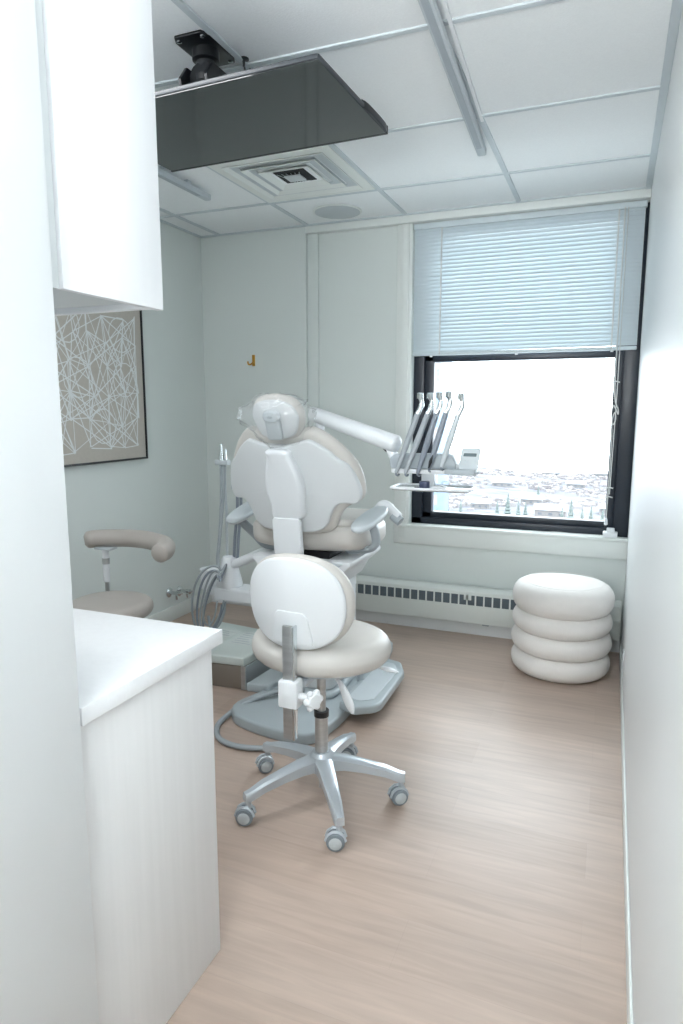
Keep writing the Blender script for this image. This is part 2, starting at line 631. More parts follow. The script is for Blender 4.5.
tree_px = [(452, 350, 15, 'small'), (464, 345, 15, 'x'), (496, 350, 15, 'x'), (505, 360, 19, 'x'), (514, 352, 15, 'x'), (520, 356, 14, 'x'),
           (550, 335, 17, 'x'), (557, 345, 20, 'x'), (566, 338, 16, 'x'), (573, 352, 15, 'x'), (582, 343, 17, 'x'), (587, 480, 14, 'x'), (594, 470, 17, 'x'), (530, 500, 12, 'x')]
side = ['left end of the row behind the instruments', 'behind the delivery tray', 'left tree of the middle clump', 'tallest tree of the middle clump', 'third tree of the middle clump',
        'right edge of the middle clump', 'left edge of the clump right of the pale house', 'tallest tree of the clump right of the pale house', 'short tree between two taller ones',
        'fourth tree of the clump right of the pale house', 'right end of the near tree clump', 'far hillside near the window cord, left one', 'far hillside near the window cord, right one', 'single far tree above the pale house']
for (px, y, hh, _), sdx in zip(tree_px, side):
    X = ray_xy(px, y)
    conifer(X, y, hh * (.70 if y < 400 else .8), 'dark conifer seen through the window, ' + sdx)


KEEP = []


def house(x, y, wd, dp, hg, label, ang=0):
    hg *= .72
    KEEP.append((x, y))
    z = min(ground_z(x, y), ground_z(x - wd / 2, y), ground_z(x + wd / 2, y)) - .5
    t = thing('house', (x, y, z), label, 'house', 'houses beyond the window')
    b = MB().box(x - wd / 2, x + wd / 2, y - dp / 2, y + dp / 2, z, z + hg)
    b.build('walls', 'house', t)
    r = MB()
    o = .8
    zz = z + hg
    r.add([(x - wd / 2 - o, y - dp / 2 - o, zz - .1), (x + wd / 2 + o, y - dp / 2 - o, zz - .1), (x + wd / 2 + o, y + dp / 2 + o, zz - .1), (x - wd / 2 - o, y + dp / 2 + o, zz - .1),
           (x - wd / 2 - o, y, zz + hg * .55), (x + wd / 2 + o, y, zz + hg * .55)],
          [(0, 1, 5, 4), (2, 3, 4, 5), (0, 4, 3), (1, 2, 5), (0, 3, 2, 1)])
    r.build('roof', 'roof', t)
    for k in range(3):
        wx = x - wd / 2 + wd * (k + .5) / 3
        MB().box(wx - wd * .06, wx + wd * .06, y - dp / 2 - .15, y - dp / 2 + .1, z + hg * .45, z + hg * .7).build('window', 'hwin', t)


for i, (px, y, wd, hg, lb) in enumerate([
        (541, 372, 16, 7, 'large pale roofed house between the two conifer clumps'),
        (482, 400, 11, 6, 'small pale house behind the left conifers'),
        (525, 440, 13, 6, 'pale house just above the middle conifers'),
        (500, 560, 16, 6, 'far pale house low on the hillside at left'),
        (470, 620, 15, 6, 'far pale house directly right of the instrument screen'),
        (560, 600, 15, 6, 'far pale house in the centre of the hillside'),
        (588, 400, 12, 6, 'pale house beside the window cord, lowest right'),
        (540, 760, 18, 6, 'farthest pale house near the skyline at centre'),
        (580, 720, 16, 6, 'farthest pale house near the skyline at right')]):
    house(ray_xy(px, y), y, wd, 9, hg, lb)

# bare woodland covering the slopes: countless crowns
wm = MB()
KEEP += [(ray_xy(px, y), y) for px, y, _, _ in tree_px]
rw = random.Random(11)
for i in range(3600):
    y = 385 + 415 * rw.random() ** .8
    x = -.40 * y + rw.random() * .50 * y
    if math.sin(x * .03 + y * .013) + math.sin(y * .045 - x * .012) < rw.uniform(-1.0, .9): continue
    r_ = rw.uniform(1.4, 3.6); h_ = rw.uniform(1.2, 3.4)
    if any(abs(x - qx) < 13 and abs(y - qy) < 11 for qx, qy in KEEP): continue
    z = ground_z(x, y)
    k = 6
    a0 = rw.random() * 6
    vs = [(x + r_ * math.cos(a0 + 2 * PI * q / k), y + r_ * math.sin(a0 + 2 * PI * q / k), z - .5) for q in range(k)]
    vs += [(x + r_ * .75 * math.cos(a0 + 2 * PI * q / k) * rw.uniform(.7, 1.2), y + r_ * .75 * math.sin(a0 + 2 * PI * q / k), z + h_ * rw.uniform(.5, .9)) for q in range(k)]
    vs.append((x, y, z + h_))
    fs = [(q, (q + 1) % k, k + (q + 1) % k, k + q) for q in range(k)] + [(k + q, k + (q + 1) % k, 2 * k) for q in range(k)]
    wm.add(vs, fs)
wm.build('woodland', 'shrub', kind='stuff', label='hazy bare woodland covering the far hillside beyond the window', category='woodland')

# neighbouring tower at the left edge of the glass
t = thing('tower_block', (-37.5, 150, -61), 'tall hazy blue-grey tower at the left edge of the window view', 'building')
MB().box(-41, -35.8, 146, 158, -61, 60, .2).build('facade', 'tower', t)
for k in range(14):
    MB().box(-40.6, -35.7, 145.8, 146.3, -20 + 5 * k, -17.6 + 5 * k).build('window_band', 'house', t)

# ================================================================= BLIND
BY = YB + .012
t = thing('venetian_blind', (-.57, BY, 1.79), 'pale blue-grey aluminium venetian blind covering the upper half of the window', 'blind')
MB().box(-1.222, .108, BY - .02, BY + .02, 2.555, 2.588, .003).build('headrail', 'blind', t)
sb = MB()
ns = 33
for i in range(ns):
    zc = 1.817 + i * (2.552 - 1.817) / (ns - 1)
    a = math.radians(68)
    dy, dz = math.cos(a) * .0132, math.sin(a) * .0132
    dro = .006 * math.exp(-i / 3)
    x0, x1 = -1.220, .100
    P = []
    for k in range(5):
        q = -1 + k / 2
        bow = .0016 * (1 - q * q)
        P.append((BY + q * dy + bow * math.sin(a), zc + q * dz * 1.0 + bow * math.cos(a)))
    vs = []
    for X in (x0, x1):
        z_off = 0 if X == x0 else dro
        for (yy, zz) in P: vs.append((X, yy, zz + z_off))
        for (yy, zz) in P: vs.append((X, yy + .0005, zz + z_off - .0006))
    fs = []
    for k in range(4):
        fs.append((k, k + 1, 10 + k + 1, 10 + k))
        fs.append((5 + k, 15 + k, 15 + k + 1, 5 + k + 1))
    fs += [(0, 10, 15, 5), (4, 9, 19, 14)]
    sb.add(vs, fs)
sb.build('slats', 'blind', t)
MB().box(-1.222, .100, BY - .014, BY + .014, 1.785, 1.806, .004).build('bottom_rail', 'blind', t)
for xx in (-1.045, -.035):
    cb = MB()
    cb.box(xx - .004, xx + .004, BY - .0175, BY - .0165, 1.79, 2.56)
    for i in range(ns):
        zc = 1.828 + i * (2.548 - 1.828) / (ns - 1)
        cb.box(xx - .005, xx + .005, BY - .018, BY - .012, zc - .004, zc - .001)
    cb.build('ladder_cord', 'cord', t)
for xx in (-1.10, -.57, -.03):
    MB().box(xx - .008, xx + .008, BY - .018, BY + .0, 1.776, 1.789, .003).build('cord_plug', 'white', t)
pc = curve3([(-.005, BY - .03, 2.56), (-.004, BY - .03, 1.9), (-.004, BY - .03, 1.62), (.004, BY - .032, 1.50), (.022, BY - .03, 1.45), (.024, BY - .03, 1.42), (.012, BY - .032, 1.445), (-.004, BY - .034, 1.47),
             (-.012, BY - .03, 1.42), (-.002, BY - .034, 1.36), (.012, BY - .032, 1.39), (.006, BY - .03, 1.43), (-.006, BY - .03, 1.38), (-.003, BY - .03, 1.25), (-.004, BY - .03, 1.0), (-.006, BY - .03, .80)])
MB().tube(pc, .0035, 6).build('pull_cord', 'cord', t)
MB().tube([(.012, BY - .026, 2.56), (.011, BY - .026, 1.5), (.004, BY - .026, .95)], .0025, 6).build('pull_cord', 'cord', t)
MB().lathe([(.004, 0), (.011, .004), (.009, .03), (.004, .045)], (-.006, BY - .03, .765), 10).build('cord_tassel', 'white', t)
for zz in (1.60, .985, .93):
    MB().tube([(-.02, BY - .03, zz), (.0, BY - .034, zz + .008), (.022, BY - .03, zz + .002)], .004, 6).build('cord_knot', 'cord', t)

b = MB().box(-.02, .062, YB - .035, YB + .02, .692, .726, .006)
b.box(-.0, .045, YB - .03, YB + .01, .724, .748, .006)
b.build('cord_anchor', 'white', label='small white plastic block at the right end of the window sill', category='sill fitting')
MB().tube(curve3([(-.43, YB - .02, .694), (-.3, YB - .028, .706), (-.18, YB - .01, .70), (-.08, YB - .02, .702), (-.015, YB - .02, .70)]), .002, 5).build(
    'loose_wire', 'cord', label='thin pale wire lying along the window sill beside the white block', category='wire')

# ================================================================= WALL HOOK, RADIATOR, VALVES
t = thing('wall_hook', (-2.354, YP, 1.74), 'small brass hook screwed to the back wall above the patient chair', 'hook')
MB().box(-2.366, -2.343, YP - .006, YP, 1.745, 1.822, .003).build('back_plate', 'brass', t)
MB().tube(curve3([(-2.355, YP - .005, 1.775), (-2.36, YP - .03, 1.757), (-2.368, YP - .05, 1.755), (-2.372, YP - .055, 1.775)]), .006, 8).build('hook_prong', 'brass', t)

t = thing('baseboard_heater', (-1.0, 4.2, .07), 'long white baseboard heater with a dark slotted grille below the window', 'heater')
HX0, HX1 = -2.2, XR - .012
hy = 4.125
b = MB()
b.prism([(hy, .095), (4.198, .095), (4.198, .322), (hy + .03, .322), (hy, .300)], HX0, HX1, lambda u, v, w: (w, u, v), .003)
b.build('enclosure', 'heater', t)
MB().box(HX0, -.47, hy - .0015, hy + .002, .214, .278).build('grille_back', 'slot', t)
for i in range(32):
    xx = -2.19 + i * .0535
    if xx > -.46: break
    MB().box(xx - .005, xx + .005, hy - .004, hy + .003, .210, .282).build('grille_fin', 'heater', t)
MB().box(-.80 - .02, -.80 + .028, hy - .004, hy + .002, .246, .282, .001).build('damper_clip', 'heater', t)
MB().box(HX0, HX1, hy - .0035, hy + .002, .204, .2135).build('grille_rim', 'heater', t)
MB().box(-.70, -.66, hy + .01, hy + .03, .084, .098).build('bracket', 'grey', t)

t = thing('wall_valve', (XL, 3.75, .14), 'pair of chrome stop valves low on the left wall beside the hose unit', 'valve')
for k, (yy, zz) in enumerate(((3.68, .205), (3.80, .188))):
    MB().lathe([(.034, 0), (.034, .006), (.022, .012), (.014, .016)], (XL, yy, zz), 18, (1, 0, 0)).build('flange', 'chrome', t)
    MB().lathe([(.012, 0), (.012, .05), (.018, .052), (.018, .078), (.008, .082)], (XL + .01, yy, zz), 14, (1, 0, 0)).build('valve_body', 'chrome', t)
    MB().tube([(XL + .085, yy - .03, zz + .006), (XL + .088, yy, zz), (XL + .085, yy + .03, zz - .006)], [.008, .006, .008], 8).build('handle', 'chrome', t)
    MB().tube([(XL + .06, yy, zz), (XL + .06, yy + .005, zz - .045)], .008, 8).build('outlet', 'chrome', t)

t = thing('wall_outlet', (XR, 3.55, .12), 'small white socket plate low on the right wall beside the stacked pouf', 'outlet')
MB().box(XR - .006, XR + .001, 3.51, 3.58, .13, .235, .002).build('cover_plate', 'white', t)
for zz in (.16, .205):
    MB().box(XR - .008, XR - .004, 3.528, 3.562, zz - .013, zz + .013, .001).build('socket', 'lgrey', t)

# ================================================================= CABINETS
# wall cabinet
t = thing('wall_cabinet', (-1.8, 1.05, 1.66), 'white wood-grain wall cabinet hanging above the counter at upper left', 'cabinet')
MB().box(-.924, -.906, .945, 1.229, 1.658, ZC, .0015).build('end_panel', 'lam', t)
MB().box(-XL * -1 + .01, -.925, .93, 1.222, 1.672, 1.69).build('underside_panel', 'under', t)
MB().box(-XL * -1 + .01, -.925, .93, 1.20, 1.691, ZC).build('carcass', 'lam', t)
for k in range(4):
    x1 = -.926 - k * .46
    d = MB().box(x1 - .457, x1, 1.201, 1.224, 1.66, ZC - .01, .002).build('door', 'lam', t)
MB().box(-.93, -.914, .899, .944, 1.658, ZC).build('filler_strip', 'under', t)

# base cabinet and worktop
t = thing('base_cabinet', (-1.8, 1.1, 0), 'pale wood-grain base cabinet with full height end panel at lower left', 'cabinet')
MB().box(-.928, -.906, .913, 1.372, 0, .857, .0015).build('end_panel', 'lamg', t)
MB().box(-XL * -1 + .01, -.929, .915, 1.345, .10, .857).build('carcass', 'lamg', t)
MB().box(-XL * -1 + .01, -.929, .915, 1.29, 0, .0995).build('plinth', 'lamg', t)
for k in range(4):
    x1 = -.931 - k * .45
    d = MB().box(x1 - .447, x1, 1.346, 1.368, .105, .853, .002).build('door', 'lamg', t)
    MB().tube([(x1 - .04, 1.369, .70), (x1 - .04, 1.392, .705), (x1 - .04, 1.392, .82), (x1 - .04, 1.369, .825)], .005, 8).build('handle', 'steel', d)
MB().box(-XL * -1 + .003, -.893, .913, 1.405, .858, .895, .002).build('countertop', 'quartz', label='white quartz countertop lying on the pale base cabinet at left', category='countertop')

# ================================================================= WALL ART
t = thing('framed_artwork', (XL, 3.04, 1.138), 'taupe framed print with a tangle of thin white lines on the left wall', 'picture')
ay0, ay1, az0, az1 = 2.54, 3.48, 1.138, 2.065
b = MB()
fw = .012
b.box(XL + .001, XL + .034, ay0, ay0 + fw, az0, az1, .001)
b.box(XL + .001, XL + .034, ay1 - fw, ay1, az0, az1, .001)
b.box(XL + .001, XL + .034, ay0, ay1, az0, az0 + fw, .001)
b.box(XL + .001, XL + .034, ay0, ay1, az1 - fw, az1, .001)
b.build('frame', 'black', t)
MB().box(XL + .001, XL + .026, ay0 + fw, ay1 - fw, az0 + fw, az1 - fw).build('canvas', 'canvas', t)
ln = MB()
rr = random.Random(21)


def stroke(p, q, wd, k):
    d = Vector((0, q[0] - p[0], q[1] - p[1]))
    if d.length < .01: return
    nrm = Vector((0, -d.z, d.y)).normalized() * wd / 2
    x = XL + .0265 + .00002 * k
    a = Vector((x, p[0], p[1])); c = Vector((x, q[0], q[1]))
    ln.add([a - nrm, c - nrm, c + nrm, a + nrm, a - nrm - Vector((.0004, 0, 0)), c - nrm - Vector((.0004, 0, 0)), c + nrm - Vector((.0004, 0, 0)), a + nrm - Vector((.0004, 0, 0))],
           [(0, 1, 2, 3), (4, 7, 6, 5), (0, 4, 5, 1), (1, 5, 6, 2), (2, 6, 7, 3), (3, 7, 4, 0)])


kk = 0
cols, rows = 6, 5
nodes = {}
for i in range(cols + 1):
    for j in range(rows + 1):
        nodes[i, j] = (ay0 + .065 + (ay1 - ay0 - .13) * i / cols + rr.uniform(-.03, .03) * (0 < i < cols) + (rr.uniform(-.015, .03) if i == 0 else 0) - (rr.uniform(-.005, .04) if i == cols else 0),
                       az0 + .075 + (az1 - az0 - .14) * j / rows + rr.uniform(-.03, .03) * (0 < j < rows) + (rr.uniform(-.01, .03) if j == 0 else 0) - (rr.uniform(-.01, .03) if j == rows else 0))
keys = list(nodes)
for (i, j) in keys:
    for (di, dj) in ((1, 2), (-1, 2), (1, 1), (2, 1), (-1, 1), (0, 2), (1, 0), (1, -2), (2, -1), (0, 1)):
        if (i + di, j + dj) in nodes and rr.random() < .62:
            jt = lambda q: (q[0] + rr.uniform(-.008, .008), q[1] + rr.uniform(-.008, .008))
            stroke(jt(nodes[i, j]), jt(nodes[i + di, j + dj]), rr.uniform(.004, .0075), kk % 20)
            kk += 1
for (cy_, cz_, r_) in ((2.92, 1.62, .11), (3.30, 1.62, .10), (3.1, 1.35, .1), (3.28, 1.88, .1), (2.85, 1.9, .1)):
    pr = None
    for q in range(15):
        a = q * 2 * PI / 14
        p = (cy_ + r_ * math.cos(a), cz_ + r_ * math.sin(a))
        if pr: stroke(pr, p, .006, 21)
        pr = p
ln.build('line_drawing', 'ink', t)

# ================================================================= CEILING FITTINGS
t = thing('ceiling_vent', (-1.596, 3.317, ZC - .02), 'square white air diffuser with nested louvres in the ceiling behind the television', 'vent')
cx, cy = -1.596, 3.317
b = MB()


def sq_ring(b, h0, z0, h1, z1, th=.003):
    o = []
    for h, z in ((h0, z0), (h1, z1), (h1, z1 + th), (h0, z0 + th)):
        o += [(cx - h, cy - h, z), (cx + h, cy - h, z), (cx + h, cy + h, z), (cx - h, cy + h, z)]
    fs = []
    for r in range(4):
        for k in range(4):
            k2 = (k + 1) % 4
            fs.append((r * 4 + k, r * 4 + k2, ((r + 1) % 4) * 4 + k2, ((r + 1) % 4) * 4 + k))
    b.add(o, fs)


b = MB(); sq_ring(b, .325, ZC - .012, .27, ZC - .012, .010); b.build('outer_flange', 'trim', t, sharp=20)
for k, h in enumerate((.272, .205, .140)):
    b = MB(); sq_ring(b, h, ZC - .018, h - .055, ZC + .022 - .004 * k, .003); b.build('louvre', 'trim', t, sharp=20)
b = MB(); sq_ring(b, .268, ZC - .004, .21, ZC - .0035, .002); sq_ring(b, .20, ZC - .004, .15, ZC - .0035, .002); b.build('shadow_gap', 'lgrey', t)  # flat grey rings put the shade between the louvres into colour
MB().box(cx - .085, cx + .085, cy - .085, cy + .085, ZC - .004, ZC - .001).build('throat', 'dark', t)
b = MB()
for k in range(6):
    b.tube([(cx - .07 + k * .025, cy - .07, ZC - .008), (cx - .03 + k * .012, cy + .0, ZC - .014), (cx + .06 - k * .02, cy + .07, ZC - .008)], .003, 6)
b.build('damper_wires', 'chrome', t)
MB().box(cx - .04, cx + .05, cy - .05, cy + .03, ZC - .02, ZC - .012, .002).build('damper_plate', 'lgrey', t)

t = thing('ceiling_speaker', (-1.63, 3.975, ZC - .008), 'round pale grey speaker grille flush in the ceiling near the back wall', 'speaker')
MB().lathe([(.148, .008), (.150, .002), (.146, -.001), (.140, -.002)], (-1.63, 3.975, ZC - .007), 40).build('rim', 'trim', t)
MB().lathe([(.139, .0), (.139, -.0035), (.10, -.005), (.0, -.006)], (-1.63, 3.975, ZC - .006), 40).build('grille', 'lgrey', t)

for (xx, y1, lb) in ((-.592, 3.27, 'long slim grey track light hanging under the ceiling grid right of the television'), (-2.155, 3.37, 'slim grey track light whose end shows behind the television at left')):
    t = thing('linear_track_light', (xx, 2.5, ZC - .06), lb, 'ceiling light', 'slim ceiling track lights')
    sk = -.050 if xx > -1 else 0.0          # the right one hangs slightly out of line with the grid
    TF = lambda u, v, w, xx=xx, sk=sk: (xx + u + sk * (v - 2.6), v, w)
    MB().prism([(-.020, 1.5), (.020, 1.5), (.020, y1 - .008), (.014, y1), (-.014, y1), (-.020, y1 - .008)], ZC - .048, ZC - .02, TF, .002).build('body', 'lgrey', t)
    MB().prism([(-.011, 1.52), (.011, 1.52), (.011, y1 - .10), (-.011, y1 - .10)], ZC - .0505, ZC - .047, TF).build('channel', 'grey', t)
    for yy in (1.7, 2.6, y1 - .2):
        MB().prism([(-.012, yy - .015), (.012, yy - .015), (.012, yy + .015), (-.012, yy + .015)], ZC - .022, ZC - .0005, TF).build('hanger', 'lgrey', t)
    if xx > -1:
        MB().prism([(.030, 1.5), (.042, 1.5), (.042, y1 - .28), (.030, y1 - .28)], ZC - .012, ZC - .001, TF).build('white_spline', 'strip', t)

# television and its ceiling mount
def TV(u, v, w):   # u along the width (0..1 left to right), v towards the window, w up; slightly turned
    a = math.radians(-2.2)
    x, y = u * math.cos(a) - v * math.sin(a), u * math.sin(a) + v * math.cos(a)
    return (-1.262 + x, 2.124 + y, 2.40 + w)


t = thing('ceiling_television', TV(0, 0, 0), 'flat dark television hanging horizontally screen down from the ceiling', 'television')
hw, hd = .465, .274
MB().prism(rrect(-hw, hw, -hd, hd, .006, 2), .002, .016, TV, .003).build('casing', 'tvback', t)
MB().prism(rrect(-hw + .004, hw - .004, -hd + .004, hd - .006, .004, 2), -.0015, .0025, TV).build('screen', 'screen', t)
MB().prism([(-hw, hd - .004), (hw, hd - .004), (hw, hd + .005), (-hw, hd + .005)], -.003, .024, TV, .001).build('bezel', 'black', t)
MB().pillow(rrect(-.34, .34, -.10, .22, .04, 4), .012, .055, .018, TV, 60, smooth=False).build('electronics_housing', 'black', t)
MB().pillow([(hw - .012, .06), (hw + .004, .08), (hw + .004, hd - .03), (hw - .012, hd - .01)], .0, .024, .004, TV, 24).build('side_bulge', 'black', t)

t = thing('ceiling_mount', (-1.33, 2.09, ZC - .2), 'black swivel mount fixing the television to the ceiling', 'mount')
MB().prism([(-1.385, 1.99), (-1.285, 1.99), (-1.270, 2.02), (-1.270, 2.17), (-1.285, 2.20), (-1.385, 2.20), (-1.40, 2.17), (-1.40, 2.02)], ZC - .009, ZC - .0005, XY, .002).build('ceiling_plate', 'black', t)
for sx in (-1.38, -1.29):
    for sy in (2.01, 2.18):
        MB().lathe([(.009, 0), (.009, -.004), (.004, -.006)], (sx, sy, ZC - .009), 10).build('screw', 'chrome', t)
MB().lathe([(.045, 0), (.045, -.03), (.032, -.035), (.030, -.075), (.040, -.08), (.040, -.10)], (-1.335, 2.095, ZC - .009), 20).build('swivel_post', 'black', t)
MB().tube([(-1.335, 2.06, ZC - .095), (-1.335, 2.135, ZC - .105)], .043, 16).build('swivel_joint', 'black', t)
for s_ in (-1, 1):
    MB().prism([(2.05, ZC - .07), (2.15, ZC - .07), (2.17, ZC - .13), (2.13, ZC - .178), (2.03, ZC - .178), (2.01, ZC - .12)], -.006, .006, lambda u, v, w, s_=s_: (-1.335 + s_ * .05 + w, u, v), .002).build('fork_arm', 'black', t)
MB().tube([(-1.40, 2.09, ZC - .11), (-1.27, 2.09, ZC - .11)], .014, 12).build('tilt_bolt', 'black', t)
MB().box(-1.46, -1.20, 2.0, 2.20, ZC - .1775, ZC - .168, .002).build('tv_bracket', 'black', t)

t = thing('ceiling_hook', (-1.19, 2.20, ZC - .04), 'tiny black cable hook on the ceiling beside the television mount', 'hook')
MB().lathe([(.018, 0), (.018, -.004), (.005, -.007), (.004, -.025)], (-1.25, 2.20, ZC), 12).build('hook_base', 'black', t)
MB().tube(curve3([(-1.25, 2.20, ZC - .022), (-1.245, 2.205, ZC - .045), (-1.23, 2.20, ZC - .05), (-1.225, 2.20, ZC - .035)]), .0035, 6).build('hook_prong', 'black', t)

# ================================================================= STACKED POUF
t = thing('stacked_pouf', (-.205, 3.80, 0), 'round ivory pouf of four stacked cushion rings in the corner by the window', 'pouf')
pr = [(.262, .004), (.268, .004), (.262, .004), (.265, .004)]
zs = [(0.0, .130), (.118, .245), (.233, .360), (.345, .502)]
for k, (z0, z1) in enumerate(zs):
    R_ = (.266, .269, .266, .270)[k]
    hh = (z1 - z0) / 2
    zc = (z0 + z1) / 2
    prof = [(.0, z0 + .002), (.12, z0 + .002), (R_ - .07, z0 + .003)]
    for q in range(11):
        a = -PI / 2 + PI * q / 10
        prof.append((R_ - .068 + .068 * math.cos(a) ** .8 if abs(math.cos(a)) > 1e-6 else R_ - .068, zc + hh * math.sin(a)))
    if k == 3:
        prof += [(R_ - .10, z1 + .004), (.10, z1 + .008), (.0, z1 + .009)]
    else:
        prof += [(.12, z1), (.0, z1)]
    b = MB().lathe(prof, (-.205, 3.80, 0), 64)
    b.build('cushion_ring', 'boucle', t, sharp=80)
b = MB()
b.tube([(-.205 + .205 * math.cos(2 * PI * i / 64), 3.80 + .205 * math.sin(2 * PI * i / 64), .5095) for i in range(64)], .0012, 6, closed=True)
b.build('top_piping', 'boucle', t)

# ================================================================= OPERATOR STOOL (front)
SX, SY = -.938, 2.13


def stool_base(t, sx, sy, angs, zhub=.10, mcast=True, R_=.297):
    b = MB()
    b.lathe([(.045, 0), (.052, .01), (.046, .06), (.034, .075)], (sx, sy, .118), 24)
    b.build('hub', 'alu', t)
    for a in angs:
        ca, sa = math.cos(a), math.sin(a)
        f = lambda r, s_, z: (sx + ca * r - sa * s_, sy + sa * r + ca * s_, z)
        stt = [(.02, .034, .128, .180), (.09, .029, .130, .174), (.16, .025, .122, .160), (.24, .021, .106, .141), (R_ - .01, .018, .088, .122), (R_ + .014, .015, .086, .117)]
        vs = []
        for r, hw_, zb, zt in stt:
            vs += [f(r, -hw_, zb), f(r, hw_, zb), f(r, hw_, zt - .008), f(r, hw_ * .6, zt), f(r, -hw_ * .6, zt), f(r, -hw_, zt - .008)]
        fs = []
        for i in range(len(stt) - 1):
            for k in range(6):
                k2 = (k + 1) % 6
                fs.append((i * 6 + k, i * 6 + k2, (i + 1) * 6 + k2, (i + 1) * 6 + k))
        fs += [tuple(range(5, -1, -1)), tuple((len(stt) - 1) * 6 + k for k in range(6))]
        b = MB().add(vs, fs)
        b.build('leg', 'alu', t, sharp=40)
        # caster
        cb = MB()
        cxx, cyy = sx + ca * R_, sy + sa * R_
        sw = .42 + .35 * math.sin(a * 3)
        cs, sn = math.cos(sw), math.sin(sw)
        wx, wy = cxx - cs * .012, cyy - sn * .012
        cb.lathe([(.011, 0), (.011, .034)], (cxx, cyy, .056), 10)
        hood = []
        for s_ in (-1, 1):
            cb.tube([(wx - sn * -s_ * .013 + cs * .033 * math.cos(q), wy + cs * -s_ * .013 + sn * .033 * math.cos(q), .032 + .033 * math.sin(q)) for q in [PI * .0, PI * .2, PI * .4, PI * .6, PI * .8, PI]], .006, 6)
        c = cb.build('caster', 'alu', t)
        for s_ in (-1, 1):
            MB().lathe([(.018, -.0125), (.029, -.011), (.031, -.007), (.031, .007), (.029, .011), (.018, .0125)], (wx + sn * s_ * .015, wy - cs * s_ * .015, .031), 24, (sn, -cs, 0)).build('wheel', 'rubber', c)
            MB().lathe([(.001, 0), (.020, 0), (.022, .002), (.018, .004), (.001, .005)], (wx + sn * s_ * .0265, wy - cs * s_ * .0265, .031), 20, (sn * s_, -cs * s_, 0)).build('wheel_cap', 'hub', c)


t = thing('operator_stool', (SX, SY, 0), 'pale stool with round backrest on five casters, nearest the camera', 'stool')
stool_base(t, SX, SY, [math.radians(-55 + 72 * k) for k in range(5)])
MB().tube([(SX, SY, .12), (SX, SY, .335)], .0245, 20).build('outer_column', 'steel', t)
MB().tube([(SX, SY, .330), (SX, SY, .352)], .028, 20).build('column_collar', 'black', t)
MB().tube([(SX, SY, .31), (SX, SY, .53)], .0165, 18).build('gas_piston', 'steel', t)
MB().tube([(SX, SY, .045), (SX, SY, .12)], .011, 12).build('column_tip', 'steel', t)
# seat
seat_ol = [(SX + .258 * math.cos(a) * (1 if math.sin(a) < 0 else 1.0), SY + (.225 if math.sin(a) < 0 else .215) * math.sin(a)) for a in [2 * PI * i / 48 for i in range(48)]]
MB().pillow(seat_ol, .555, .655, .048, XY, 72, dome1=.008).build('seat', 'beige', t, sharp=80)
MB().pillow([(SX + (p[0] - SX) * .8, SY + (p[1] - SY) * .8) for p in seat_ol], .545, .562, .008, XY, 60).build('seat_pan', 'lgrey', t)
b = MB()
b.box(SX - .055, SX + .06, SY - .07, SY + .06, .515, .548, .006)
b.box(SX - .03, SX + .03, SY - .20, SY - .06, .522, .545, .005)
b.build('mechanism', 'alu', t)
b = MB()
lp = curve3([(SX + .02, SY - .03, .532), (SX + .07, SY - .07, .532), (SX + .115, SY - .10, .512), (SX + .150, SY - .12, .470), (SX + .175, SY - .13, .425)], 6)
b.tube(lp, [.008] * 10 + [.009, .010, .012, .014, .016, .0185, .020, .0215, .022, .022, .0215, .020, .017, .012, .006][:len(lp) - 10], 12, flat=.38, up=(.2, -.95, .1))
b.build('height_lever', 'white', t)
b = MB()
lp = curve3([(SX + .03, SY + .02, .530), (SX + .12, SY + .03, .532), (SX + .19, SY + .03, .538), (SX + .245, SY + .03, .535), (SX + .285, SY + .03, .530)], 6)
b.tube(lp, [.006] * 14 + [.009, .012, .015, .017, .018, .018, .016, .013, .010, .006, .004][:len(lp) - 14], 12, flat=.38, up=(0, .1, 1))
b.build('tilt_lever', 'white', t)
# back support bar
BX, BYY = SX - .002, SY - .255
MB().box(BX - .023, BX + .013, BYY - .006, BYY + .006, .36, .752, .002).build('back_bar', 'steel', t)
MB().box(BX + .013, BX + .021, BYY - .010, BYY + .018, .36, .752, .002).build('back_bar_edge', 'chrome', t)
b = MB()
b.box(BX - .034, BX + .036, BYY - .022, BYY + .03, .475, .568, .007)
b.tube([(BX + .0, BYY + .02, .535), (SX + .0, SY - .10, .533)], .016, 12)
b.build('bar_clamp', 'white', t)
kn = MB()
kc = Vector((BX + .088, BYY - .005, .513))
kn.tube([(BX + .03, BYY, .518), tuple(kc)], .013, 12)
kn.lathe([(.018, -.010), (.028, -.007), (.030, .006), (.024, .014), (.008, .016)], kc, 7, (.85, -.5, 0))
for k in range(6):
    a = k * PI / 3
    u = Vector((.5, .85, 0)).normalized(); vv = Vector((0, 0, 1))
    kn.sphere(kc + (u * math.cos(a) + vv * math.sin(a)) * .026, .012, n=10)
kn.build('clamp_knob', 'white', t)
# backrest: shell curved round the sitter
def BK(u, v, w):      # u across, v up, w away from the camera (+Y)
    return (SX - .006 + u, SY - .225 + w + 1.15 * u * u - v * .10, .815 + v)
sh = superell(.176, .160, 2.35, 48)
MB().pillow(sh, -.004, .016, .010, BK, 72, dome0=.012).build('backrest_shell', 'white', t, sharp=80)
MB().pillow(superell(.190, .165, 2.35, 48), .015, .070, .026, BK, 72, dome1=.01).build('backrest_cushion', 'beige', t, sharp=80)
b = MB().pillow([(-.072, -.135), (-.060, -.035), (-.045, -.018), (.045, -.022), (.060, -.04), (.075, -.135)], -.0185, -.005, .003, BK, 40, smooth=False)
b.build('backrest_bracket_cover', 'white', t)

